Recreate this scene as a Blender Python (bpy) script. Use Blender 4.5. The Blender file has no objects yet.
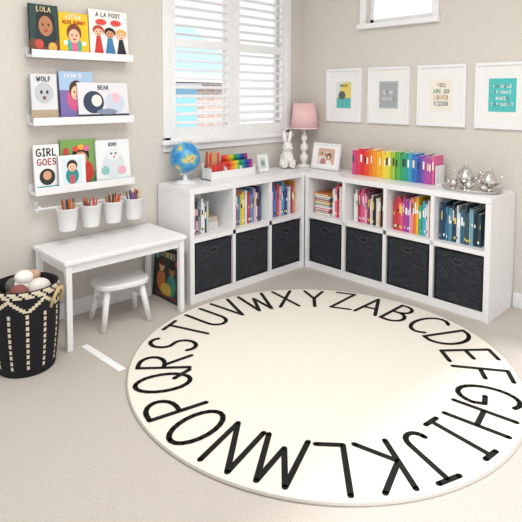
import bpy, bmesh, math, random
from mathutils import Matrix, Vector
random.seed(7)
S=bpy.context.scene
S.view_settings.view_transform='Standard'
# ------------------------------------------------------------------ materials
def lin(c): return c/12.92 if c<=.04045 else ((c+.055)/1.055)**2.4
def hexc(h):
    h=h.lstrip('#'); return tuple(lin(int(h[i:i+2],16)/255) for i in (0,2,4))+(1,)
_m={}
def col(h,rough=.55,metal=0.0,emit=0):
    k=(h,rough,metal,emit)
    if k in _m: return _m[k]
    m=bpy.data.materials.new('mat_'+h.strip('#')); m.use_nodes=True
    b=m.node_tree.nodes['Principled BSDF']; b.inputs['Base Color'].default_value=hexc(h)
    b.inputs['Roughness'].default_value=rough; b.inputs['Metallic'].default_value=metal
    if emit: b.inputs['Emission Color'].default_value=hexc(h); b.inputs['Emission Strength'].default_value=emit
    _m[k]=m; return m
def noisy(name,c1,c2,scale,bump,rough=.9,detail=4,dist=.01,coord='Object'):
    m=bpy.data.materials.new(name); m.use_nodes=True; nt=m.node_tree; n=nt.nodes; l=nt.links
    b=n['Principled BSDF']; b.inputs['Roughness'].default_value=rough
    tc=n.new('ShaderNodeTexCoord'); ns=n.new('ShaderNodeTexNoise'); ns.inputs['Scale'].default_value=scale; ns.inputs['Detail'].default_value=detail
    r=n.new('ShaderNodeValToRGB'); r.color_ramp.elements[0].position=.3; r.color_ramp.elements[1].position=.7
    r.color_ramp.elements[0].color=hexc(c1); r.color_ramp.elements[1].color=hexc(c2)
    l.new(tc.outputs[coord],ns.inputs['Vector']); l.new(ns.outputs['Fac'],r.inputs['Fac']); l.new(r.outputs['Color'],b.inputs['Base Color'])
    bp=n.new('ShaderNodeBump'); bp.inputs['Strength'].default_value=bump; bp.inputs['Distance'].default_value=dist
    l.new(ns.outputs['Fac'],bp.inputs['Height']); l.new(bp.outputs['Normal'],b.inputs['Normal'])
    return m
M_wall=noisy('wall_paint','#d7d0c8','#dad4cb',30,.05)
M_carpet=noisy('carpet','#bdb5ad','#cec6be',160,.6,1,6,.004)
M_ceil=noisy('ceiling_paint','#efefee','#f4f4f3',40,.05)
M_white=noisy('white_lacquer','#efeff0','#f3f3f3',12,.02,.35)
M_trim=noisy('trim_white','#f0f0f0','#f5f5f5',12,.02,.4)
M_rug=noisy('rug_pile','#ece7da','#f2ede2',220,.3,1,5,.003)
M_edge=col('#b3aea5',.9)
M_ink=noisy('rug_black','#0b0b0b','#141414',200,.1,1,3,.001)
M_silver=col('#d6d4d0',.16,1)
M_porc=col('#f4f2ee',.25)
def weave_mat():
    m=bpy.data.materials.new('woven_navy'); m.use_nodes=True; nt=m.node_tree;n=nt.nodes;l=nt.links
    b=n['Principled BSDF']; b.inputs['Roughness'].default_value=.8
    tc=n.new('ShaderNodeTexCoord')
    sx=n.new('ShaderNodeSeparateXYZ'); l.new(tc.outputs['Object'],sx.inputs[0])
    ad=n.new('ShaderNodeMath'); ad.operation='ADD'; l.new(sx.outputs[0],ad.inputs[0]); l.new(sx.outputs[1],ad.inputs[1])
    cb=n.new('ShaderNodeCombineXYZ'); l.new(ad.outputs[0],cb.inputs[0]); l.new(sx.outputs[2],cb.inputs[1])
    br=n.new('ShaderNodeTexBrick'); br.inputs['Scale'].default_value=1
    br.inputs['Brick Width'].default_value=.034; br.inputs['Row Height'].default_value=.014; br.inputs['Mortar Size'].default_value=.002; br.inputs['Mortar Smooth'].default_value=.8
    br.inputs['Color1'].default_value=hexc('#343a42'); br.inputs['Color2'].default_value=hexc('#23282f'); br.inputs['Mortar'].default_value=hexc('#090b0d')
    l.new(cb.outputs[0],br.inputs['Vector']); l.new(br.outputs['Color'],b.inputs['Base Color'])
    bp=n.new('ShaderNodeBump'); bp.inputs['Strength'].default_value=.9; bp.inputs['Distance'].default_value=.005; bp.invert=True
    l.new(br.outputs['Fac'],bp.inputs['Height']); l.new(bp.outputs['Normal'],b.inputs['Normal'])
    return m
M_weave=weave_mat()
def globe_mat():
    m=bpy.data.materials.new('globe_map'); m.use_nodes=True; nt=m.node_tree;n=nt.nodes;l=nt.links
    b=n['Principled BSDF']; b.inputs['Roughness'].default_value=.3
    tc=n.new('ShaderNodeTexCoord'); ns=n.new('ShaderNodeTexNoise'); ns.inputs['Scale'].default_value=11; ns.inputs['Detail'].default_value=5
    r=n.new('ShaderNodeValToRGB'); r.color_ramp.interpolation='CONSTANT'
    e=r.color_ramp.elements; e[0].position=0; e[0].color=hexc('#2f86c4'); e[1].position=.54; e[1].color=hexc('#8fb98c')
    x=e.new(.60); x.color=hexc('#d9c48a'); x=e.new(.45); x.color=hexc('#4aa0d8'); x=e.new(.66); x.color=hexc('#c98a6a')
    l.new(tc.outputs['Object'],ns.inputs['Vector']); l.new(ns.outputs['Fac'],r.inputs['Fac']); l.new(r.outputs['Color'],b.inputs['Base Color']); return m
def brick_mat():
    m=bpy.data.materials.new('brick'); m.use_nodes=True; nt=m.node_tree;n=nt.nodes;l=nt.links
    b=n['Principled BSDF']; b.inputs['Roughness'].default_value=.9
    tc=n.new('ShaderNodeTexCoord'); sx=n.new('ShaderNodeSeparateXYZ'); cb=n.new('ShaderNodeCombineXYZ')
    l.new(tc.outputs['Object'],sx.inputs[0]); l.new(sx.outputs[0],cb.inputs[0]); l.new(sx.outputs[2],cb.inputs[1])
    br=n.new('ShaderNodeTexBrick'); br.inputs['Scale'].default_value=1; br.inputs['Brick Width'].default_value=.25; br.inputs['Row Height'].default_value=.085; br.inputs['Mortar Size'].default_value=.01
    br.inputs['Color1'].default_value=hexc('#cdb3a8'); br.inputs['Color2'].default_value=hexc('#bfa095'); br.inputs['Mortar'].default_value=hexc('#ddd8d4')
    l.new(cb.outputs[0],br.inputs['Vector']); l.new(br.outputs['Color'],b.inputs['Base Color']); return m
# ------------------------------------------------------------------ builder
class MB:
    def __init__(s): s.v=[];s.f=[];s.mi=[];s.sm=[];s.mats=[];s.M=Matrix.Identity(4)
    def mid(s,m):
        if isinstance(m,str): m=col(m)
        if m not in s.mats: s.mats.append(m)
        return s.mats.index(m)
    def add(s,vs,fs,m,smooth=False):
        o=len(s.v); s.v+= [tuple(s.M@Vector(p)) for p in vs]
        ms=m if isinstance(m,list) else None
        k0=None if ms else s.mid(m)
        for i,f in enumerate(fs):
            s.f.append(tuple(o+j for j in f)); s.mi.append(s.mid(ms[i]) if ms else k0); s.sm.append(smooth)
    def box(s,x0,x1,y0,y1,z0,z1,m,bev=0,seg=2):
        if bev:
            bm=bmesh.new(); bmesh.ops.create_cube(bm,size=1)
            for v in bm.verts: v.co=Vector(((x0+x1)/2+v.co.x*(x1-x0),(y0+y1)/2+v.co.y*(y1-y0),(z0+z1)/2+v.co.z*(z1-z0)))
            bmesh.ops.bevel(bm,geom=bm.edges[:],offset=bev,segments=seg,affect='EDGES',profile=.5)
            bm.verts.index_update(); s.add([v.co[:] for v in bm.verts],[[v.index for v in f.verts] for f in bm.faces],m); bm.free(); return
        v=[(x0,y0,z0),(x1,y0,z0),(x1,y1,z0),(x0,y1,z0),(x0,y0,z1),(x1,y0,z1),(x1,y1,z1),(x0,y1,z1)]
        s.add(v,[(0,3,2,1),(4,5,6,7),(0,1,5,4),(1,2,6,5),(2,3,7,6),(3,0,4,7)],m)
    def lathe(s,prof,c,m,n=28,sx=1,sy=1,matfn=None,smooth=True):
        vs=[];fs=[];ms=[]
        for r,z in prof:
            for i in range(n):
                a=2*math.pi*i/n; vs.append((c[0]+r*sx*math.cos(a),c[1]+r*sy*math.sin(a),c[2]+z))
        for j in range(len(prof)-1):
            for i in range(n):
                k=(i+1)%n; fs.append((j*n+i,j*n+k,(j+1)*n+k,(j+1)*n+i)); ms.append(matfn(i,j) if matfn else m)
        fs.append(tuple(reversed(range(n)))); ms.append(m)
        fs.append(tuple((len(prof)-1)*n+i for i in range(n))); ms.append(m)
        s.add(vs,fs,ms,smooth)
    def tube(s,pts,r,m,n=10,closed=False):
        P=[Vector(p) for p in pts]; N=len(P); rr=r if isinstance(r,(list,tuple)) else [r]*N
        vs=[];up=Vector((0,0,1)); nrm=None
        for i in range(N):
            a=P[(i-1)%N] if closed or i>0 else P[i]; b=P[(i+1)%N] if closed or i<N-1 else P[i]
            t=(b-a).normalized()
            if nrm is None:
                nrm=t.cross(up)
                if nrm.length<.1: nrm=t.cross(Vector((1,0,0)))
            nrm=(nrm-t*nrm.dot(t)).normalized(); bi=t.cross(nrm)
            for k in range(n):
                q=2*math.pi*k/n; vs.append((P[i]+(nrm*math.cos(q)+bi*math.sin(q))*rr[i])[:])
        fs=[]
        for j in range(N if closed else N-1):
            for k in range(n):
                k2=(k+1)%n; j2=(j+1)%N; fs.append((j*n+k,j*n+k2,j2*n+k2,j2*n+k))
        if not closed: fs.append(tuple(reversed(range(n)))); fs.append(tuple((N-1)*n+k for k in range(n)))
        s.add(vs,fs,m,True)
    def ell(s,c,r,m,n=20,h=12,rot=None):
        if not isinstance(r,(tuple,list)): r=(r,r,r)
        Rm=rot or Matrix.Identity(3); vs=[];C=Vector(c)
        for j in range(1,h):
            t=math.pi*j/h
            for i in range(n):
                a=2*math.pi*i/n; vs.append((C+Rm@Vector((r[0]*math.sin(t)*math.cos(a),r[1]*math.sin(t)*math.sin(a),r[2]*math.cos(t))))[:])
        vs.append((C+Rm@Vector((0,0,r[2])))[:]); vs.append((C-Rm@Vector((0,0,r[2])))[:]); T=len(vs)-2
        fs=[]
        for j in range(h-2):
            for i in range(n):
                k=(i+1)%n; fs.append((j*n+i,(j+1)*n+i,(j+1)*n+k,j*n+k))
        for i in range(n):
            k=(i+1)%n; fs.append((T,i,k)); fs.append((T+1,(h-2)*n+k,(h-2)*n+i))
        s.add(vs,fs,m,True)
    def done(s,name,parent=None):
        me=bpy.data.meshes.new(name); 
        xs=[p[0] for p in s.v]; ys=[p[1] for p in s.v]; zs=[p[2] for p in s.v]
        o0=Vector(((min(xs)+max(xs))/2,(min(ys)+max(ys))/2,min(zs)))
        me.from_pydata([tuple(Vector(p)-o0) for p in s.v],[],s.f)
        for m in s.mats: me.materials.append(m)
        for p,i,q in zip(me.polygons,s.mi,s.sm): p.material_index=i; p.use_smooth=q
        me.validate(); me.update()
        o=bpy.data.objects.new(name,me); S.collection.objects.link(o); o.location=o0
        if parent: bpy.context.view_layer.update(); o.parent=parent; o.matrix_parent_inverse=parent.matrix_world.inverted()
        return o
# ------------------------------------------------------------------ stroke glyphs
def arc(cx,cy,rx,ry,a0,a1,n=12):
    return [(cx+rx*math.cos(math.radians(a0+(a1-a0)*i/n)),cy+ry*math.sin(math.radians(a0+(a1-a0)*i/n))) for i in range(n+1)]
G={
'A':(.58,[[(0,0),(.29,1),(.58,0)],[(.1,.36),(.48,.36)]]),
'B':(.5,[[(0,0),(0,1)],[(0,1)]+arc(.14,.77,.27,.23,85,-85,8)+[(0,.53)],[(0,.53)]+arc(.19,.27,.31,.27,80,-85,9)+[(0,0)]]),
'C':(.58,[arc(.36,.5,.36,.5,50,310,16)]),
'D':(.56,[[(0,0),(0,1)],[(0,1)]+arc(.1,.5,.46,.5,80,-80,12)+[(0,0)]]),
'E':(.46,[[(.46,1),(0,1),(0,0),(.48,0)],[(0,.5),(.4,.52)]]),
'F':(.46,[[(.46,1),(0,1),(0,0)],[(0,.5),(.4,.52)]]),
'G':(.62,[arc(.36,.5,.36,.5,55,330,16)+[(.64,.45),(.36,.45)]]),
'H':(.54,[[(0,0),(0,1)],[(.54,0),(.54,1)],[(0,.5),(.54,.52)]]),
'I':(.32,[[(.16,0),(.16,1)],[(0,1),(.32,1)],[(0,0),(.32,0)]]),
'J':(.5,[[(.14,1),(.56,1)],[(.36,1)]+arc(.17,.2,.19,.2,0,-170,9)]),
'K':(.56,[[(0,0),(0,1)],[(.5,1),(0,.46),(.56,0)]]),
'L':(.46,[[(0,1),(0,0),(.46,0)]]),
'M':(.70,[[(0,0),(.12,1),(.35,.25),(.58,1),(.70,0)]]),
'N':(.54,[[(0,0),(0,1),(.54,0),(.54,1)]]),
'O':(.62,[arc(.31,.5,.31,.5,90,450,20)]),
'P':(.5,[[(0,0),(0,1)],[(0,1)]+arc(.16,.74,.33,.26,85,-85,9)+[(0,.48)]]),
'Q':(.66,[arc(.32,.5,.32,.5,90,450,20),[(.42,.28),(.68,-.04)]]),
'R':(.52,[[(0,0),(0,1)],[(0,1)]+arc(.16,.75,.31,.25,85,-85,9)+[(0,.5)],[(.12,.5),(.52,0)]]),
'S':(.5,[arc(.26,.75,.23,.25,35,265,10)+arc(.24,.25,.25,.25,85,-150,10)]),
'T':(.56,[[(0,1),(.56,1)],[(.28,1),(.28,0)]]),
'U':(.54,[[(0,1)]+arc(.27,.28,.27,.28,180,360,10)+[(.54,1)]]),
'V':(.56,[[(0,1),(.28,0),(.56,1)]]),
'W':(.74,[[(0,1),(.18,0),(.37,.75),(.56,0),(.74,1)]]),
'X':(.54,[[(0,0),(.54,1)],[(0,1),(.54,0)]]),
'Y':(.54,[[(0,1),(.27,.5)],[(.54,1),(.27,.5),(.27,0)]]),
'Z':(.52,[[(0,1),(.52,1),(0,0),(.54,0)]]),' ':(.3,[])}
def stroke(mb,pts,w,fn,m,k=None):
    pts=[Vector(p) for p in pts]
    for a,b in zip(pts,pts[1:]):
        d=(b-a)
        if d.length<1e-6: continue
        q=Vector((-d.y,d.x)).normalized()*w/2
        mb.add([fn(*(a-q)),fn(*(b-q)),fn(*(b+q)),fn(*(a+q))],[(0,1,2,3)],m)
    for p in pts:
        mb.add([fn(p.x+w/2*math.cos(k*math.pi/5),p.y+w/2*math.sin(k*math.pi/5)) for k in range(10)],[tuple(range(10))],m)
def text(mb,t,x,y,h,w,fn,m,fit=None,center=True):
    tot=sum(G[c][0]*h+.3*h for c in t)-.3*h; k=1
    if fit and tot>fit: k=fit/tot
    cx=x-tot*k/2 if center else x
    for c in t:
        for st in G[c][1]: stroke(mb,[(cx+p[0]*h*k,y+p[1]*h) for p in st],w,fn,m)
        cx+=(G[c][0]+.3)*h*k
# decorated flat card/book. local: x right 0..w, z up 0..h, front at y=-t
def decor(mb,w,h,t,shapes):
    lay=[t+.0004]
    for s in shapes:
        y=-lay[0]; lay[0]+=.00035; k=s[0]; c=s[-1]
        if k=='r': _,a,b,c2,d,_c=s; mb.add([(a*w,y,b*h),(c2*w,y,b*h),(c2*w,y,d*h),(a*w,y,d*h)],[(0,1,2,3)],c)
        elif k=='e': _,a,b,ra,rb,_c=s; mb.add([(a*w+ra*w*math.cos(i*math.pi/10),y,b*h+rb*h*math.sin(i*math.pi/10)) for i in range(20)],[tuple(range(20))],c)
        elif k=='p': mb.add([(a*w,y,b*h) for a,b in s[1]],[tuple(range(len(s[1])))],c)
        elif k=='t':
            _,tx,a,b,hh,fit,_c=s
            def fn(X,Z,y=y): return (X,y,Z)
            text(mb,tx,a*w,b*h,hh*h,hh*h*.2,fn,col(c),fit*w)
def book(mb,w,h,t,cover,shapes):
    mb.box(0,w,-t,-t+.003,0,h,cover); mb.box(0,w,-.003,0,0,h,cover); mb.box(0,.004,-t,0,0,h,cover)
    mb.box(.004,w-.004,-t+.003,-.003,.004,h-.004,'#efe9dc')
    decor(mb,w,h,t,shapes)
RE=Matrix.Rotation(-math.pi/2,4,'Z')   # local facing -y -> facing -x
# ------------------------------------------------------------------ room
def slab(name,x0,x1,y0,y1,z0,z1,m):
    b=MB(); b.box(x0,x1,y0,y1,z0,z1,m); return b.done(name)
WX,WY,H=-5.4,-5.2,2.7
slab('floor',WX,.14,WY,.14,-.1,0,M_carpet)
slab('ceiling',WX,.14,WY,.14,H,H+.1,M_ceil)
wx0,wx1,wz0,wz1=-1.42,-.22,1.08,2.42
b=MB()
b.box(WX,wx0,0,.14,0,H,M_wall); b.box(wx1,.14,0,.14,0,H,M_wall); b.box(wx0,wx1,0,.14,0,wz0,M_wall); b.box(wx0,wx1,0,.14,wz1,H,M_wall)
b.done('wall_north')
ey0,ey1,ez0,ez1=-1.25,-.68,1.95,2.42
b=MB()
b.box(0,.14,WY,ey0,0,H,M_wall); b.box(0,.14,ey1,0,0,H,M_wall); b.box(0,.14,ey0,ey1,0,ez0,M_wall); b.box(0,.14,ey0,ey1,ez1,H,M_wall)
b.done('wall_east')
b=MB(); b.box(WX,-1.535,-.016,-.0005,0,.1,M_trim,.004); b.done('baseboard_north')
b=MB(); b.box(-.016,-.0005,WY,-1.865,0,.1,M_trim,.004); b.done('baseboard_east')
# window north with plantation shutters
b=MB()
c=.06
b.box(wx0-c,wx0,-.02,-.0005,wz0-.02,wz1+c,M_trim,.004); b.box(wx1,wx1+c,-.02,-.0005,wz0-.02,wz1+c,M_trim,.004)
b.box(wx0-c,wx1+c,-.02,-.0005,wz1,wz1+c,M_trim,.004)
b.box(wx0-c-.015,wx1+c+.015,-.05,-.0005,wz0-.05,wz0-.02,M_trim,.005)
b.box(wx0-c,wx1+c,-.02,-.0005,wz0-.10,wz0-.05,M_trim,.004); b.box(wx0-c,wx1+c,-.02,-.0005,wz0-.03,wz0,M_trim)
for X0,X1 in ((wx0,-.835),(-.805,wx1)):
    st=.05
    b.box(X0,X0+st,-.012,.018,wz0,wz1,M_trim,.003); b.box(X1-st,X1,-.012,.018,wz0,wz1,M_trim,.003)
    for z0,z1 in ((wz0,wz0+.07),(1.73,1.79),(wz1-.06,wz1)): b.box(X0+st,X1-st,-.012,.018,z0,z1,M_trim)
    for za,zb in ((wz0+.07,1.73),(1.79,wz1-.06)):
        n=round((zb-za)/.062)
        for i in range(n):
            z=za+(i+.5)*(zb-za)/n; a=math.radians(14 if za<1.5 else -4)
            b.M=Matrix.Translation((0,.003,z))@Matrix.Rotation(a,4,'X'); b.box(X0+st,X1-st,-.032,.032,-.0045,.0045,M_trim,.003,1); b.M=Matrix.Identity(4)
b.box(-.835,-.805,-.012,.018,wz0,wz1,M_trim)
for X in (wx0,-.83,wx1-.02): b.box(X,X+.03 if X==-.83 else X+.02,.09,.12,wz0,wz1,M_trim)
b.box(wx0,wx1,.09,.12,wz0,wz0+.03,M_trim); b.box(wx0,wx1,.09,.12,1.74,1.78,M_trim)
b.done('window_1')
b=MB()
b.box(-.022,-.0005,ey0-.05,ey0,ez0-.02,ez1+.05,M_trim,.004); b.box(-.022,-.0005,ey1,ey1+.05,ez0-.02,ez1+.05,M_trim,.004)
b.box(-.022,-.0005,ey0-.05,ey1+.05,ez1,ez1+.05,M_trim,.004)
b.box(-.05,-.0005,ey0-.06,ey1+.06,ez0-.04,ez0,M_trim,.005)
b.box(.06,.09,ey0,ey1,ez0,ez0+.04,M_trim); b.box(.06,.09,ey0,ey0+.03,ez0,ez1,M_trim); b.box(.06,.09,ey1-.03,ey1,ez0,ez1,M_trim)
b.done('window_2')
# outside
b=MB(); br=brick_mat()
b.box(-4,3.5,5,5.3,-3,1.75,br); 
b.add([(-4.2,4.7,1.7),(3.7,4.7,1.7),(3.7,6.5,2.9),(-4.2,6.5,2.9),(-4.2,8,1.7),(3.7,8,1.7)],[(0,1,2,3),(3,2,5,4)],'#a3c0d2')
b.box(.6,2.6,4.93,5,.3,1.5,'#8fc3dd'); b.box(.5,2.7,4.9,4.96,1.5,1.6,'#ffffff'); b.box(-4.2,3.7,4.65,4.72,1.62,1.78,'#ffffff')
b.box(-4,3.5,5.3,8,-3,1.6,'#c9b6a8')
b.done('neighbor_house')
# ------------------------------------------------------------------ shelf units
T=.035; Z0,ZA,ZB,ZT=.055,.408,.438,.732
def unit(L,ncol,depth,name,place,extra=0):
    b=MB(); b.M=place   # local x along the front 0..L, y 0 (front) .. depth (wall), z up
    b.box(-extra,L,0,depth,ZT,.77,M_white,.003)
    b.box(0,T,0.002,depth,0,ZT,M_white); b.box(L-T,L,0.002,depth,0,ZT,M_white)
    b.box(T,L-T,.01,depth,0,Z0,M_white); b.box(T,L-T,0.002,depth,ZA,ZB,M_white)
    b.box(T,L-T,depth-.012,depth,Z0,ZT,M_white)
    wcol=(L-2*T-(ncol-1)*.026)/ncol; xs=[]
    for i in range(ncol):
        x0=T+i*(wcol+.026); xs.append((x0,x0+wcol))
        if i: b.box(x0-.026,x0,0.002,depth,Z0,ZT,M_white)
    b.done(name); return xs
P1=Matrix.Translation((-1.53,-.39,0))
cols1=unit(1.135,3,.375,'cube_shelf_unit',P1)
P2=Matrix.Translation((-.39,-.39,0))@RE
cols2=unit(1.47,4,.385,'cube_shelf_unit',P2,extra=.37)
def bin_(place,x0,x1):
    b=MB(); b.M=place
    a,c2=x0+.008,x1-.008; z0,z1=Z0+.0005,ZA-.022; y0,y1=.012,.345
    b.box(a,c2,y0,y0+.014,z0,z1,M_weave,.004); b.box(a,c2,y1-.014,y1,z0,z1,M_weave,.004)
    b.box(a,a+.014,y0,y1,z0,z1,M_weave,.004); b.box(c2-.014,c2,y0,y1,z0,z1,M_weave,.004); b.box(a,c2,y0,y1,z0,z0+.01,M_weave)
    b.tube([(a,y0+.004,z1),(c2,y0+.004,z1)],.009,M_weave,8)
    m=(a+c2)/2; zc=z1-.055
    b.box(m-.032,m+.032,y0-.002,y0+.002,zc-.012,zc+.012,'#07080a')
    b.tube([(m-.034,y0-.001,zc),(m-.026,y0-.001,zc+.015),(m+.026,y0-.001,zc+.015),(m+.034,y0-.001,zc),(m+.026,y0-.001,zc-.015),(m-.026,y0-.001,zc-.015)],.0035,'#3c424b',6,True)
    b.done('woven_storage_bin')
for x0,x1 in cols1: bin_(P1,x0,x1)
for x0,x1 in cols2: bin_(P2,x0,x1)
# book rows
def books(place,x0,x1,z,colors,hmin=.17,hmax=.26,tmin=.01,tmax=.022,y0=.06,dep=.19,lean=0):
    b=MB(); x=x0; i=0
    while x<x1-.008:
        t=min(random.uniform(tmin,tmax),x1-x); h=random.uniform(hmin,hmax); d=dep*random.uniform(.85,1); c0=colors[int(i*1.0)%len(colors)] if len(colors)<6 else colors[min(int((x-x0)/(x1-x0)*len(colors)),len(colors)-1)]
        b.M=place@Matrix.Translation((x,y0+random.uniform(0,.012),z))
        b.box(0,t-.001,0,d,0,h,c0,.0015,1); b.box(.0015,t-.0025,.004,d+.0005,.003,h+.0004,'#efe8da')
        bc=random.choice(['#ffffff','#222222','#f2d75c','#f5f0e6'])
        k=random.random()
        if k<.75: b.box(.002,t-.003,-.0006,0.0002,h*.55,h*(.62+.25*random.random()),bc)
        if k>.4: b.box(.002,t-.003,-.0006,0.0002,h*.1,h*.17,bc)
        x+=t; i+=1
    return b
def X(c,a,b_): return c[0]+(c[1]-c[0])*a, c[0]+(c[1]-c[0])*b_
zb=ZB+.0005
a,c_=X(cols1[0],.03,.5); books(P1,a,c_,zb,['#e8e6e2','#5d6a76','#d9a2b8','#8a94a0','#f0f0ee','#3f4a57','#b7c9d8'],.17,.25).done('book_row')
b=MB(); b.M=P1@Matrix.Translation((X(cols1[0],.6,.6)[0],.12,zb)); 
b.box(0,.1,0,.14,0,.05,'#d9d6d0',.004); b.box(.005,.095,.005,.13,.05,.085,'#c7b9a6',.003); b.done('stacked_books')
a,c_=X(cols1[1],.08,.5); books(P1,a,c_,zb,['#2a3a52','#d6548a','#4f98b8','#e9cf57','#8fbf9a','#e7e3dc'],.2,.27).done('book_row')
a,c_=X(cols1[1],.52,.95); bb=books(P1,a,c_,zb,['#b74e6a','#6b8fc0','#e2b6c6','#efe5d0','#5b4b80','#4db1b0'],.2,.26); bb.done('book_row')
a,c_=X(cols1[2],.02,.97); books(P1,a,c_,zb,['#e05c8c','#d6d3ea','#6a7fc4','#c94f54','#f0b6c8','#5ba3c9','#3a4a86','#e1e1e1','#b04a86','#e9a04e'],.19,.27).done('book_row')
# stack lying flat + upright books in col 1 of the long unit
b=MB(); z=zb
a0,_=X(cols2[0],.05,.5)
for i,cc in enumerate(['#e7e2d8','#7c4b3c','#d45a76','#f0f0f0','#3f7d94','#e8c34e','#b7392f','#2f5d7a','#efe9dd','#d47d3c']):
    t=random.uniform(.014,.022); b.M=P2@Matrix.Translation((a0+random.uniform(0,.01),.05+random.uniform(0,.01),z)); b.box(0,.15,0,.2,0,t,cc,.0015,1); b.box(.01,.14,-.0006,.001,t*.3,t*.7,'#f4efe2'); z+=t+.0004
b.done('stacked_books')
a,c_=X(cols2[0],.58,.97); books(P2,a,c_,zb,['#f3f1ee','#e77aa5','#d23c40','#f2ece4','#3d6f8e','#262b33'],.2,.27).done('book_row')
a,c_=X(cols2[1],.12,.9); books(P2,a,c_,zb,['#f4f2ef','#b93848','#e05f95','#f1a7c0','#7e3358','#e4d8c4','#27292d','#e9e6e1','#d4873a','#2d2f36'],.18,.26,.008,.016).done('book_row')
a,c_=X(cols2[2],.05,.93); books(P2,a,c_,zb,['#c7323a','#d8475a','#e46a9c','#b8479a','#7b4aa2','#f0a3c3','#e9823a','#f2c23e','#3eae8f','#58b7d4','#eaeaea','#e05a46'],.19,.27,.009,.018).done('book_row')
a,c_=X(cols2[3],.03,.85); books(P2,a,c_,zb,['#2f4d6b','#3b7ea0','#5b94a9','#27425e','#d9e2e6','#2e6f86','#40505c','#7ba9b8','#1f3147','#314c58'],.19,.26,.009,.017).done('book_row')
# ------------------------------------------------------------------ rug
b=MB(); RC=(-1.475,-1.43); R=.98
b.lathe([(R,0.0),(R+.003,.004),(R,.009),(R-.004,.0095)],(RC[0],RC[1],.0005),M_edge,160)
b.lathe([(R-.005,.005),(R-.007,.0105)],(RC[0],RC[1],.0005),M_rug,160,smooth=False)
ALPH="ABCDEFGHIJKLMNOPQRSTUVWXYZ"; hh=.262; kw=.88; r0=.675
mixw={ch:.12*G[ch][0]+.88*.54 for ch in ALPH}; tot=sum(mixw.values())+26*.12
ang=14.0
for i,ch in enumerate(ALPH):
    if i: ang-=360*((mixw[ch]+mixw[ALPH[i-1]])/2+.12)/tot
    th=math.radians(ang); up=(math.cos(th),math.sin(th)); rt=(math.sin(th),-math.cos(th))
    w=G[ch][0]*hh*kw; j=random.uniform(-.006,.006); cnt=[0]
    def fn(X_,Z_,up=up,rt=rt,w=w,j=j,cnt=cnt):
        return (RC[0]+up[0]*(r0+j+Z_)+rt[0]*(X_-w/2),RC[1]+up[1]*(r0+j+Z_)+rt[1]*(X_-w/2),.0122+cnt[0])
    for st in G[ch][1]:
        pts=[Vector((p[0]*hh*kw,p[1]*hh)) for p in st]
        for p,q in zip(pts,pts[1:]): cnt[0]+=2.5e-5; stroke(b,[p,q],.024,lambda X_,Z_:fn(X_,Z_),M_ink)
o=b.done('alphabet_rug')
b=MB(); b.M=Matrix.Translation((-2.28,-.62,.0005))@Matrix.Rotation(math.radians(93),4,'Z'); b.box(-.19,.19,-.02,.02,0,.003,'#ffffff',.001,1); b.done('white_strip')  # made-up thin white strip for a leftover editing mark, not real paper
# ------------------------------------------------------------------ table, stool
b=MB(); x0,x1,y0,y1=-2.405,-1.61,-.462,-.022
b.box(x0,x1,y0,y1,.475,.5,M_white,.005)
b.box(x0+.03,x1-.03,y0+.025,y0+.043,.425,.475,M_white); b.box(x0+.03,x1-.03,y1-.043,y1-.025,.425,.475,M_white)
b.box(x0+.025,x0+.043,y0+.03,y1-.03,.425,.475,M_white); b.box(x1-.043,x1-.025,y0+.03,y1-.03,.425,.475,M_white)
for X_ in (x0+.012,x1-.046):
    for Y_ in (y0+.012,y1-.046): b.box(X_,X_+.034,Y_,Y_+.034,0.0005,.475,M_white,.004)
b.done('childrens_table')
b=MB(); b.M=Matrix.Translation((-1.98,-.275,0))@Matrix.Rotation(math.radians(-8),4,'Z')
pr=[]
n=36; vs=[];zz=[(.235,.9),(.238,.97),(.246,1),(.262,1),(.268,.97),(.27,.9)]
for z,k in zz:
    for i in range(n):
        a=2*math.pi*i/n; c1,s1=math.cos(a),math.sin(a); e=.6
        vs.append((.165*k*math.copysign(abs(c1)**e,c1),.125*k*math.copysign(abs(s1)**e,s1),z))
fs=[(j*n+i,j*n+(i+1)%n,(j+1)*n+(i+1)%n,(j+1)*n+i) for j in range(len(zz)-1) for i in range(n)]+[tuple(reversed(range(n))),tuple((len(zz)-1)*n+i for i in range(n))]
b.add(vs,fs,M_white)
for sx in (-1,1):
    for sy in (-1,1): b.tube([(sx*.105,sy*.07,.24),(sx*.145,sy*.11,0.001)],[.021,.016],M_white,12)
for sx in (-1,1): b.tube([(sx*.12,-.085,.15),(sx*.12,.085,.15)],.009,M_white,8)
b.done('childrens_stool')
# picture book leaning against the unit side
b=MB(); b.M=Matrix.Translation((-1.585,-.04,.001))@Matrix.Rotation(math.radians(5),4,'Y')@RE
book(b,.32,.35,.016,'#23302f',[('r',.04,.04,.96,.96,'#2c3b3a'),('e',.3,.35,.16,.2,'#c8763a'),('e',.3,.62,.1,.1,'#e0b08a'),('e',.3,.7,.12,.07,'#5a3020'),('e',.68,.3,.16,.22,'#3f8a7a'),('e',.68,.6,.1,.1,'#a86f4e'),('e',.68,.68,.12,.08,'#181818'),('e',.5,.2,.2,.12,'#d9b44a'),('e',.85,.75,.07,.07,'#c94a5a'),('e',.12,.8,.07,.06,'#7aa8c0'),('t','STORIES',.5,.82,.09,.7,'#efe0b0'),('r',.1,.06,.9,.1,'#8a3a3a')])
b.done('picture_book')
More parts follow.
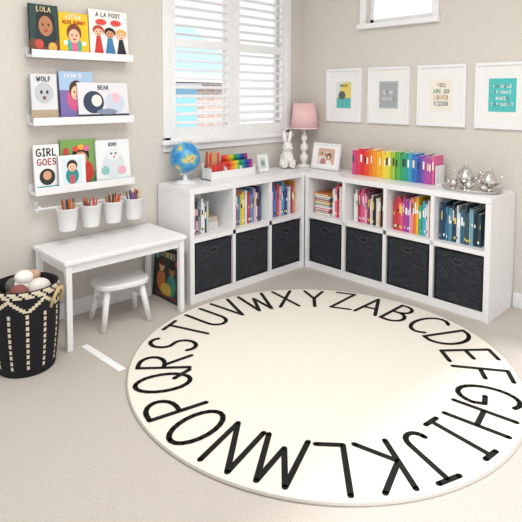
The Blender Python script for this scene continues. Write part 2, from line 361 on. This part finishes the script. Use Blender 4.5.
# ------------------------------------------------------------------ ledges + books
LX0,LX1=-2.41,-1.765
ledge=[]
for zt in (1.63,1.24,.835):
    b=MB(); z=zt-.03
    b.box(LX0,LX1,-.1,-.001,z,z+.014,M_white,.002); b.box(LX0,LX1,-.104,-.092,z-.004,z+.042,M_white,.003); b.box(LX0,LX1,-.012,-.001,z,z+.06,M_white,.002)
    b.done('picture_ledge'); ledge.append(z+.0145)
def lbook(name,x,w,h,zi,yf,cover,shapes,tilt=8,t=.012):
    b=MB(); b.M=Matrix.Translation((x,yf,ledge[zi]+.001))@Matrix.Rotation(math.radians(-tilt),4,'X'); book(b,w,h,t,cover,shapes); b.done(name)
def face(u,v,s,skin='#e9b48f',hair='#3a2418',ar=1.0):
    return [('e',u,v+.02*s,.13*s,.11*s*ar,hair),('e',u,v-.02*s,.1*s,.085*s*ar,skin),('e',u-.04*s,v-.01*s,.012*s,.012*s,'#111111'),('e',u+.04*s,v-.01*s,.012*s,.012*s,'#111111'),('e',u,v-.06*s,.03*s,.01*s,'#b8333a')]
lbook('picture_book',-2.405,.17,.29,0,-.058,'#23423f',[('r',.0,.0,1,.3,'#6c3f2e'),('e',.55,.45,.38,.3,'#1d2b2c')]+face(.55,.62,2.4,'#b77a54','#12100f')+[('t','LOLA',.5,.86,.09,.8,'#f0d9a0'),('e',.3,.2,.15,.1,'#c9493c'),('e',.75,.15,.15,.1,'#e0b050')],5)
lbook('picture_book',-2.235,.185,.26,0,-.06,'#f2c414',[('r',.0,.0,1,.12,'#e0a90c'),('e',.5,.24,.24,.24,'#3fae9c'),('r',.4,.1,.6,.45,'#e86a8c')]+face(.5,.5,1.9,'#f0bf9c','#7a3d1d')+[('t','LITTLE',.5,.86,.08,.7,'#ffffff'),('t','MISS SUNNY',.5,.74,.07,.85,'#c23a2a'),('e',.2,.3,.07,.05,'#ffffff'),('e',.82,.3,.07,.05,'#ffffff')],5)
lbook('picture_book',-2.045,.265,.30,0,-.06,'#f1eeea',[('r',0,0,1,.08,'#e6b9b4'),('t','A LA FOOT',.5,.86,.08,.85,'#222222'),('p',[(.1,.05),(.35,.05),(.28,.45),(.18,.45)],'#d3352f'),('p',[(.38,.05),(.66,.05),(.58,.42),(.46,.42)],'#3d7fb0'),('p',[(.68,.05),(.95,.05),(.86,.4),(.76,.4)],'#1f2430')]+face(.23,.55,1.1,'#f0bf9c','#c23a22',.8)+face(.52,.52,1.1,'#d59b73','#1d1410',.8)+face(.81,.5,1.1,'#f3c8a8','#e5b04a',.8)+[('e',.3,.74,.14,.06,'#e0483c'),('e',.68,.74,.14,.06,'#e0483c')],5)
lbook('picture_book',-2.405,.155,.28,1,-.055,'#dfe1e3',[('e',.5,.6,.36,.22,'#c2c8cc'),('e',.4,.62,.05,.04,'#333333'),('e',.62,.62,.05,.04,'#333333'),('e',.5,.5,.07,.04,'#8a5a4a'),('r',0,0,1,.25,'#b9a68c'),('t','WOLF',.5,.85,.09,.8,'#333333')],5)
lbook('picture_book',-2.235,.215,.30,1,-.052,'#7d6fae',[('r',0,.62,1,1,'#a9c6e6'),('e',.5,.45,.3,.26,'#d65a86')]+face(.5,.6,1.7,'#f1c6a4','#4a2a1b')+[('t','PRINCESS',.5,.87,.08,.85,'#ffffff')],5)
lbook('picture_book',-2.13,.345,.235,1,-.068,'#e7e5ea',[('r',0,0,1,.16,'#38414f'),('e',.3,.48,.2,.3,'#35405a'),('e',.36,.52,.1,.16,'#efe9e2'),('e',.72,.45,.2,.28,'#cfd6e6'),('e',.74,.6,.08,.14,'#f2c0cd'),('e',.55,.22,.2,.08,'#8793ac'),('t','BEAR',.5,.82,.1,.6,'#51586a')],7)
lbook('picture_book',-2.40,.155,.27,2,-.055,'#f3f3f2',[('t','GIRL',.5,.76,.15,.85,'#111111'),('t','GOES',.5,.56,.13,.8,'#c73a56'),('e',.5,.3,.3,.18,'#2c2c2c'),('e',.5,.33,.16,.1,'#dca27c'),('r',.1,.05,.9,.1,'#3aa3b5')],5)
lbook('picture_book',-2.235,.235,.29,2,-.045,'#7da65a',[('r',0,0,1,.3,'#4f7b44'),('e',.55,.3,.34,.28,'#c8372d')]+face(.55,.62,1.8,'#d69a6e','#17110f')+[('e',.42,.8,.09,.06,'#e0483c'),('e',.56,.83,.09,.06,'#f1b13a'),('e',.7,.8,.09,.06,'#e06a98'),('e',.15,.75,.08,.08,'#c8443a')],5)
lbook('picture_frame',-2.265,.17,.20,2,-.076,'#f6f6f5',[('r',.12,.1,.88,.9,'#dcebf0'),('e',.5,.38,.24,.25,'#2f8f8e'),('r',.42,.15,.58,.4,'#d65560')]+face(.5,.66,1.5,'#f1c6a4','#24160f'),4)
lbook('picture_book',-2.015,.24,.275,2,-.058,'#eef0f1',[('e',.5,.42,.32,.3,'#d9dfe4'),('e',.5,.66,.2,.14,'#e7ebee'),('e',.45,.68,.03,.022,'#222222'),('e',.58,.68,.03,.022,'#222222'),('p',[(.48,.62),(.58,.62),(.53,.56)],'#e59a3d'),('e',.26,.3,.12,.1,'#8cc5c2'),('e',.75,.28,.12,.1,'#ecb3bd'),('r',0,0,1,.1,'#c7dfe2'),('t','BIRD',.5,.86,.07,.5,'#4a5560')],5)
# rail and pots
b=MB(); zr=.715; yr=-.062
b.tube([(-2.40,yr,zr),(-1.70,yr,zr)],.007,M_white,10)
for X_ in (-2.37,-1.73): b.tube([(X_,-.001,zr+.01),(X_,yr,zr+.01),(X_,yr,zr-.004)],.007,M_white,8); b.box(X_-.012,X_+.012,-.008,-.0008,zr-.03,zr+.04,M_white,.003)
pals=[['#8a5a3a','#c23b34','#b5825a','#5a3422','#2c2622','#c9803a'],['#6b8fa0','#b5825a','#3b3f46','#c23b34','#8a5a3a'],['#7b4a2c','#c26a2e','#b03a3a','#4a2c1c','#d9803a'],['#c23b34','#8a5a3a','#e0a33a','#5a3422','#7a4ba0']]
for k,X_ in enumerate((-2.24,-2.093,-1.946,-1.80)):
    zc=.585; yc=-.076-.062
    b.lathe([(.046,0),(.048,.004),(.062,.128),(.066,.13),(.066,.134),(.059,.134),(.045,.006),(0.001,.005)],(X_,yc,zc),M_white,26)
    b.tube([(X_,yc+.06,zc+.125),(X_,yr-.004,zr+.012),(X_,yr+.006,zr+.009)],.004,M_white,6)
    for q in range(18):
        a=random.uniform(0,6.28); r=random.uniform(.0,.03); d=random.uniform(0,6.28); r2=r+.02
        b.tube([(X_+r*math.cos(a)*.8,yc+r*math.sin(a)*.8,zc+.012),(X_+r2*math.cos(a),yc+r2*math.sin(a),zc+random.uniform(.15,.185))],[.0045,.0045],random.choice(pals[k]),6)
b.done('hanging_pencil_rail')
# ------------------------------------------------------------------ patterned basket
b=MB(); n=72; rows=44; prof=[]
for j in range(rows+1):
    t=j/rows; r=.135+.028*math.sin(t*math.pi*.62)+.0025*(j%2); prof.append((r,.43*t))
blk=col('#15151a',.95); crm=col('#d9cdb4',.95)
def pf(i,j):
    if j>=rows-3: return crm if (i+j)%4 else blk
    if j>=rows-10:
        k=rows-4-j; return crm if abs((i%12)-6)<=k-0 and abs((i%12)-6)>=k-1 else blk
    if j<3: return blk
    if i%6 in (0,) : return crm if j%3!=0 else blk
    return blk
prof+= [(prof[-1][0]-.012,.432),(prof[-1][0]-.014,.40),(prof[-1][0]-.02,.30)]
b.lathe(prof,(0,0,0),blk,n,matfn=lambda i,j: pf(i,j) if j<rows else blk)
for s_ in (1,-1):
    b.tube([(s_*.158,-.045,.33),(s_*.178,-.045,.38),(s_*.185,-.02,.41),(s_*.185,.02,.41),(s_*.178,.045,.38),(s_*.158,.045,.33)],.009,col('#c9ad80',.95),8)
o=b.done('woven_basket'); o.rotation_euler=(0,0,math.radians(-50)); o.location=(-2.595,-.42,.0005)
b=MB()
b.tube([(-2.62,-.40,.33),(-2.60,-.42,.46)],.038,'#f1ece3',14); b.ell((-2.60,-.42,.46),(.045,.045,.035),'#f4f0ea')
b.tube([(-2.55,-.37,.33),(-2.53,-.36,.44)],.034,'#d9b6a2',14); b.ell((-2.53,-.36,.44),(.036,.036,.028),'#caa089')
b.ell((-2.54,-.46,.40),(.06,.05,.05),'#e9e4dc'); b.ell((-2.64,-.46,.39),(.05,.05,.05),'#8d4f4a'); b.ell((-2.62,-.35,.40),(.05,.05,.045),'#6d6a66')
b.ell((-2.585,-.41,.35),(.12,.12,.05),'#c9c1b6')
b.done('rolled_blankets',o)
# ------------------------------------------------------------------ things on the tops
TZ=.7705
# globe
b=MB(); gx,gy=-1.40,-.16
b.lathe([(.07,0),(.072,.008),(.055,.016),(.02,.022),(.013,.05),(.013,.06)],(gx,gy,TZ),M_white,28)
ga=math.radians(20); gc=Vector((gx,gy,.952))
pts=[]
for i in range(19):
    a=math.radians(-90+20-i*10)
    pts.append((gx+.118*math.cos(a)*-1,gy,gc.z+.118*math.sin(a)))
b.tube(pts,.006,'#e9e6e0',8); b.ell(gc[:],.106,globe_mat(),40,24)
b.tube([(gc.x-.118*math.sin(ga),gy,gc.z+.118*math.cos(ga)),(gc.x+.118*math.sin(ga),gy,gc.z-.118*math.cos(ga))],.004,'#e9e6e0',8)
b.tube([(gx,gy,TZ+.05),(gx,gy,gc.z-.112)],.01,M_white,10)
b.done('desk_globe')
# marker rack
b=MB(); rx0,rx1=-1.22,-.78; ry=-.17
b.box(rx0,rx1,ry-.05,ry+.06,TZ,TZ+.01,M_white,.002); b.box(rx0,rx1,ry-.052,ry-.044,TZ,TZ+.062,M_white,.002); b.box(rx0,rx1,ry+.052,ry+.06,TZ,TZ+.12,M_white,.002)
b.box(rx0,rx1,ry-.002,ry+.004,TZ,TZ+.09,M_white,.002)
for X_ in (rx0,rx0+.145,rx1-.147,rx1-.008): b.box(X_,X_+.008,ry-.05,ry+.06,TZ,TZ+.085,M_white,.002)
rb=['#d8262c','#e2382b','#e8642a','#ee8c2a','#f4b82c','#f4d83a','#b8cf3e','#5db04a','#2f9a56','#2a9c94','#2b8ac4','#2b5cae','#3a3f98','#6a3f98','#9a3f90','#d6478c']
for i in range(26):
    x=rx0+.165+i*.0103; cc=rb[min(15,int(i*16/26))]
    for yy,hh2 in ((ry-.028,.125),(ry+.028,.165)):
        b.tube([(x,yy,TZ+.011),(x,yy,TZ+hh2*.72)],.0046,cc,8); b.tube([(x,yy,TZ+hh2*.72),(x,yy,TZ+hh2)],[.0049,.0042],cc,8)
for i in range(12):
    x=rx0+.02+i*.0105
    b.tube([(x,ry-.028,TZ+.011),(x,ry-.028,TZ+random.uniform(.1,.12))],.0046,random.choice(['#d8262c','#c23b34','#e2574b']),8)
    b.tube([(x,ry+.028,TZ+.011),(x,ry+.028,TZ+random.uniform(.18,.21))],.0056,random.choice(['#c89a6a','#c9383a','#d8262c','#8a5a3a']),8)
b.done('marker_rack')
# small frames
def deskframe(place,w,h,bw,shapes,name='photo_frame',mat=None):
    b=MB(); b.M=place@Matrix.Rotation(math.radians(-10),4,'X'); m=mat or M_white
    b.box(0,w,-.016,0,0,bw,m,.002); b.box(0,w,-.016,0,h-bw,h,m,.002); b.box(0,bw,-.016,0,bw,h-bw,m); b.box(w-bw,w,-.016,0,bw,h-bw,m)
    b.box(bw,w-bw,-.008,-.001,bw,h-bw,'#fbfbfa'); decor(b,w,h,.008,shapes)
    b.M=place; b.add([(w*.4,.0,h*.7),(w*.6,.0,h*.7),(w*.6,.11,0.001),(w*.4,.11,.001)],[(0,1,2,3)],m)
    return b.done(name)
deskframe(Matrix.Translation((-.70,-.17,TZ+.003)),.11,.14,.013,[('r',.2,.2,.8,.8,'#cfd9d6'),('e',.5,.5,.18,.18,'#8aa6a0')])
deskframe(Matrix.Translation((-.17,-.275,TZ+.003))@RE,.285,.215,.018,[('r',.2,.2,.8,.8,'#d9b29c'),('r',.22,.2,.5,.5,'#efe7e2'),('e',.4,.58,.08,.11,'#4a2f24'),('e',.4,.55,.055,.08,'#e9bd9c'),('e',.6,.5,.09,.12,'#5a3a2a'),('e',.6,.47,.055,.08,'#edc4a6'),('p',[(.28,.2),(.52,.2),(.46,.42),(.34,.42)],'#c9808a'),('p',[(.5,.2),(.74,.2),(.68,.36),(.54,.36)],'#f5f1ec')])
# bunny figurine
b=MB(); b.M=Matrix.Translation((-.325,-.13,TZ+.002))@Matrix.Rotation(math.radians(-35),4,'Z')   # faces -y local
def ry_(d): return Matrix.Rotation(math.radians(d),3,'Y')
b.ell((0,.01,.074),(.06,.066,.07),M_porc); b.ell((0,-.012,.115),(.044,.042,.055),M_porc); b.ell((0,-.03,.18),(.045,.046,.044),M_porc,24,14)
b.ell((0,-.066,.17),(.02,.018,.016),M_porc)
for s_ in (-1,1):
    b.ell((s_*.022,-.008,.258),(.016,.011,.062),M_porc,rot=ry_(s_*9)); b.ell((s_*.045,-.02,.042),(.026,.042,.036),M_porc); b.ell((s_*.04,-.055,.0165),(.018,.04,.0145),M_porc)
    b.tube([(s_*.024,-.045,.12),(s_*.022,-.062,.06),(s_*.02,-.068,.014)],[.017,.014,.013],M_porc)
b.ell((0,.078,.042),(.022,.02,.022),M_porc)
o=b.done('bunny_figurine'); md=o.modifiers.new('r','REMESH'); md.mode='VOXEL'; md.voxel_size=.0035; md.use_smooth_shade=True
sm=o.modifiers.new('s','SMOOTH'); sm.iterations=5; sm.factor=.5
e=MB(); e.M=b.M.copy()
for s_ in (-1,1): e.ell((s_*.032,-.06,.19),(.005,.004,.006),'#20201f')
e.ell((0,-.083,.174),(.005,.003,.004),'#d99a9a'); e.done('eyes_and_nose',o)
# lamp
b=MB(); lx,ly=-.145,-.165
b.lathe([(.062,0),(.064,.008),(.05,.018),(.02,.026),(.018,.034),(.034,.05),(.04,.075),(.034,.10),(.016,.118),(.014,.126),(.03,.142),(.036,.165),(.03,.19),(.014,.206),(.012,.215),(.024,.23),(.028,.248),(.022,.268),(.009,.285),(.007,.34)],(lx,ly,TZ),M_porc,28)
b.lathe([(.122,.33),(.093,.545),(.091,.545),(.12,.33)],(lx,ly,TZ),col('#efc4c4',.8),40)
b.lathe([(.1225,.328),(.1225,.338),(.119,.338)],(lx,ly,TZ),col('#f3d6d4',.8),40)
b.done('table_lamp')
# rainbow books on top
def rainbow(name,x0,x1,cols_):
    b=MB(); x=x0; 
    while x<x1-.006:
        t=random.uniform(.014,.024); t=min(t,x1-x); h=random.choice([.178,.19,.2,.205,.185]); c0=cols_[min(int((x-x0)/(x1-x0)*len(cols_)),len(cols_)-1)]
        b.M=P2@Matrix.Translation((x,.19+random.uniform(-.006,.006),TZ)); b.box(0,t-.001,0,.135,0,h,c0,.002,1); b.box(.002,t-.003,.004,.1355,.003,h+.0004,'#f0eadd')
        if random.random()<.5: b.box(.003,t-.004,-.0006,.0002,h*.5,h*.78,random.choice(['#ffffff','#f5ead0','#2a2a2a']))
        x+=t
    b.done(name)
rainbow('rainbow_book_row',.32,1.0,['#d84e8a','#e2475e','#e2333a','#e8502e','#ef7a2c','#f39b2d','#f5bb30','#f6d23c','#f2dc4e','#d6d648','#a8c84a','#62b354','#3aa66a','#3aaea0','#3f9ed0','#3a72c0','#5a58b0','#8a55ae','#b756a6','#e0699c'])
b=MB(); b.M=P2; b.box(1.004,1.012,.2,.32,TZ,TZ+.13,M_white,.002); b.box(1.012,1.06,.2,.32,TZ,TZ+.005,M_white,.001); b.box(1.012,1.016,.25,.27,TZ,TZ+.12,M_white)
b.done('bookend')
# tea set
b=MB(); tx,ty=-.205,-1.655
n=48; vs=[]
for k,(r,z) in enumerate([(1,0),(1.03,.004),(1.1,.016),(1.11,.018),(1.09,.016),(.97,.006),(.9,.005)]):
    for i in range(n):
        a=2*math.pi*i/n; q=1+.012*math.cos(16*a)*(k in(2,3,4)); vs.append((tx+.12*r*q*math.cos(a),ty+.175*r*q*math.sin(a),TZ+z))
fs=[(j*n+i,j*n+(i+1)%n,(j+1)*n+(i+1)%n,(j+1)*n+i) for j in range(6) for i in range(n)]+[tuple(reversed(range(n))),tuple(6*n+i for i in range(n))]
b.add(vs,fs,M_silver,True); b.done('serving_tray')
def pot(x,y,s,ang,name='teapot',spout=True,lid=True):
    b=MB(); b.M=Matrix.Translation((x,y,TZ+.0055))@Matrix.Rotation(math.radians(ang),4,'Z')@Matrix.Scale(s,4)
    pr=[(.028,0),(.03,.006),(.018,.012),(.022,.02),(.045,.035),(.053,.055),(.05,.078),(.034,.095),(.03,.102),(.034,.106)]
    if lid: pr+=[(.031,.109),(.024,.122),(.01,.13),(.005,.134),(.009,.14),(.009,.148),(.002,.153)]
    else: pr+=[(.03,.106),(.028,.1),(.04,.07),(.01,.04)]
    b.lathe(pr,(0,0,0),M_silver,28)
    if spout: b.tube([(.04,0,.05),(.066,0,.062),(.078,0,.088),(.095,0,.108)],[.015,.011,.008,.006],M_silver,10)
    b.tube([(-.036,0,.092),(-.058,0,.105),(-.08,0,.095),(-.084,0,.07),(-.07,0,.05),(-.048,0,.045)],[.005]*6,M_silver,8)
    if not spout: b.tube([(.036,0,.092),(.058,0,.105),(.075,0,.09),(.07,0,.06),(.048,0,.045)],[.005]*5,M_silver,8)
    b.done(name)
pot(-.17,-1.60,1.1,-60); pot(-.175,-1.755,1.0,-100)
pot(-.265,-1.665,.55,60,'sugar_bowl',False); pot(-.25,-1.555,.55,80,'creamer_jug',True,False); pot(-.265,-1.76,.45,20,'teacup',False,False)
# ------------------------------------------------------------------ wall frames
def wframe(y0,y1,shapes):
    z0,z1=1.165,1.605; w=y0-y1; h=z1-z0; bw=.02
    b=MB(); b.M=Matrix.Translation((-.001,y0,z0))@RE
    b.box(0,w,-.022,0,0,bw,M_white,.002); b.box(0,w,-.022,0,h-bw,h,M_white,.002); b.box(0,bw,-.022,0,bw,h-bw,M_white); b.box(w-bw,w,-.022,0,bw,h-bw,M_white)
    b.box(bw,w-bw,-.010,-.001,bw,h-bw,'#f0efed'); decor(b,w,h,.010,shapes); b.done('wall_picture_frame')
wframe(-.30,-.655,[('r',.28,.24,.72,.76,'#dfe3e2'),('r',.30,.26,.70,.45,'#58b8b4'),('p',[(.30,.45),(.70,.45),(.70,.74),(.5,.74)],'#e9d36a'),('e',.45,.5,.1,.08,'#5b6468'),('t','DREAM',.5,.66,.04,.3,'#444444')])
wframe(-.72,-1.085,[('r',.27,.27,.73,.75,'#b6babd'),('r',.30,.3,.7,.72,'#a6abae'),('t','LOVE',.5,.52,.06,.3,'#ffffff'),('t','ALWAYS',.5,.42,.05,.34,'#ffffff')])
wframe(-1.15,-1.515,[('r',.27,.25,.73,.76,'#f1e9dc'),('t','YOU',.5,.64,.06,.3,'#d7a9b4'),('t','ARE SO',.5,.54,.06,.36,'#9ac3b8'),('t','LOVED',.5,.44,.06,.36,'#e0bb7c'),('t','KIDDO',.5,.34,.06,.36,'#a9b9d4')])
wframe(-1.58,-1.92,[('r',.26,.26,.78,.76,'#4fc0bd'),('t','DO MORE',.52,.62,.045,.4,'#ffffff'),('t','OF WHAT',.52,.53,.045,.4,'#ffffff'),('t','MAKES',.52,.44,.045,.4,'#ffffff'),('t','YOU HAPPY',.52,.35,.045,.42,'#ffffff')])
# ------------------------------------------------------------------ light
w=bpy.data.worlds.new('World'); S.world=w; w.use_nodes=True; bg=w.node_tree.nodes['Background']; bg.inputs[0].default_value=(.93,.965,1,1); bg.inputs[1].default_value=1.1
def area(name,loc,rot,sx,sy,e,c):
    l=bpy.data.lights.new(name,'AREA'); l.shape='RECTANGLE'; l.size=sx; l.size_y=sy; l.energy=e; l.color=c
    o=bpy.data.objects.new(name,l); S.collection.objects.link(o); o.location=loc; o.rotation_euler=rot
area('overhead_fill',(-2.3,-2.0,2.66),(0,0,0),1.8,1.8,50,(1,.975,.945))  # soft fill added under the ceiling to brighten the room, no known fixture
sn=bpy.data.lights.new('sun','SUN'); sn.energy=3; sn.angle=.05; so=bpy.data.objects.new('sun',sn); S.collection.objects.link(so); so.rotation_euler=(math.radians(50),0,math.radians(10)); so.location=(0,0,6)
# ------------------------------------------------------------------ camera
yaw,pitch,roll=.8023,.0636,.0028
f=Vector((math.cos(yaw)*math.cos(pitch),math.sin(yaw)*math.cos(pitch),-math.sin(pitch))); r=Vector((math.sin(yaw),-math.cos(yaw),0)); u=r.cross(f)
c1,s1=math.cos(roll),math.sin(roll); r,u=c1*r+s1*u,-s1*r+c1*u
cam=bpy.data.cameras.new('camera'); co=bpy.data.objects.new('camera',cam); S.collection.objects.link(co)
mw=Matrix((( r.x,u.x,-f.x,-3.5606),(r.y,u.y,-f.y,-3.1179),(r.z,u.z,-f.z,1.3883),(0,0,0,1))); co.matrix_world=mw
cam.sensor_width=36; cam.lens=523.97/522*36; cam.shift_x=(261-257.45)/522; cam.shift_y=(127.99-261)/522
S.camera=co
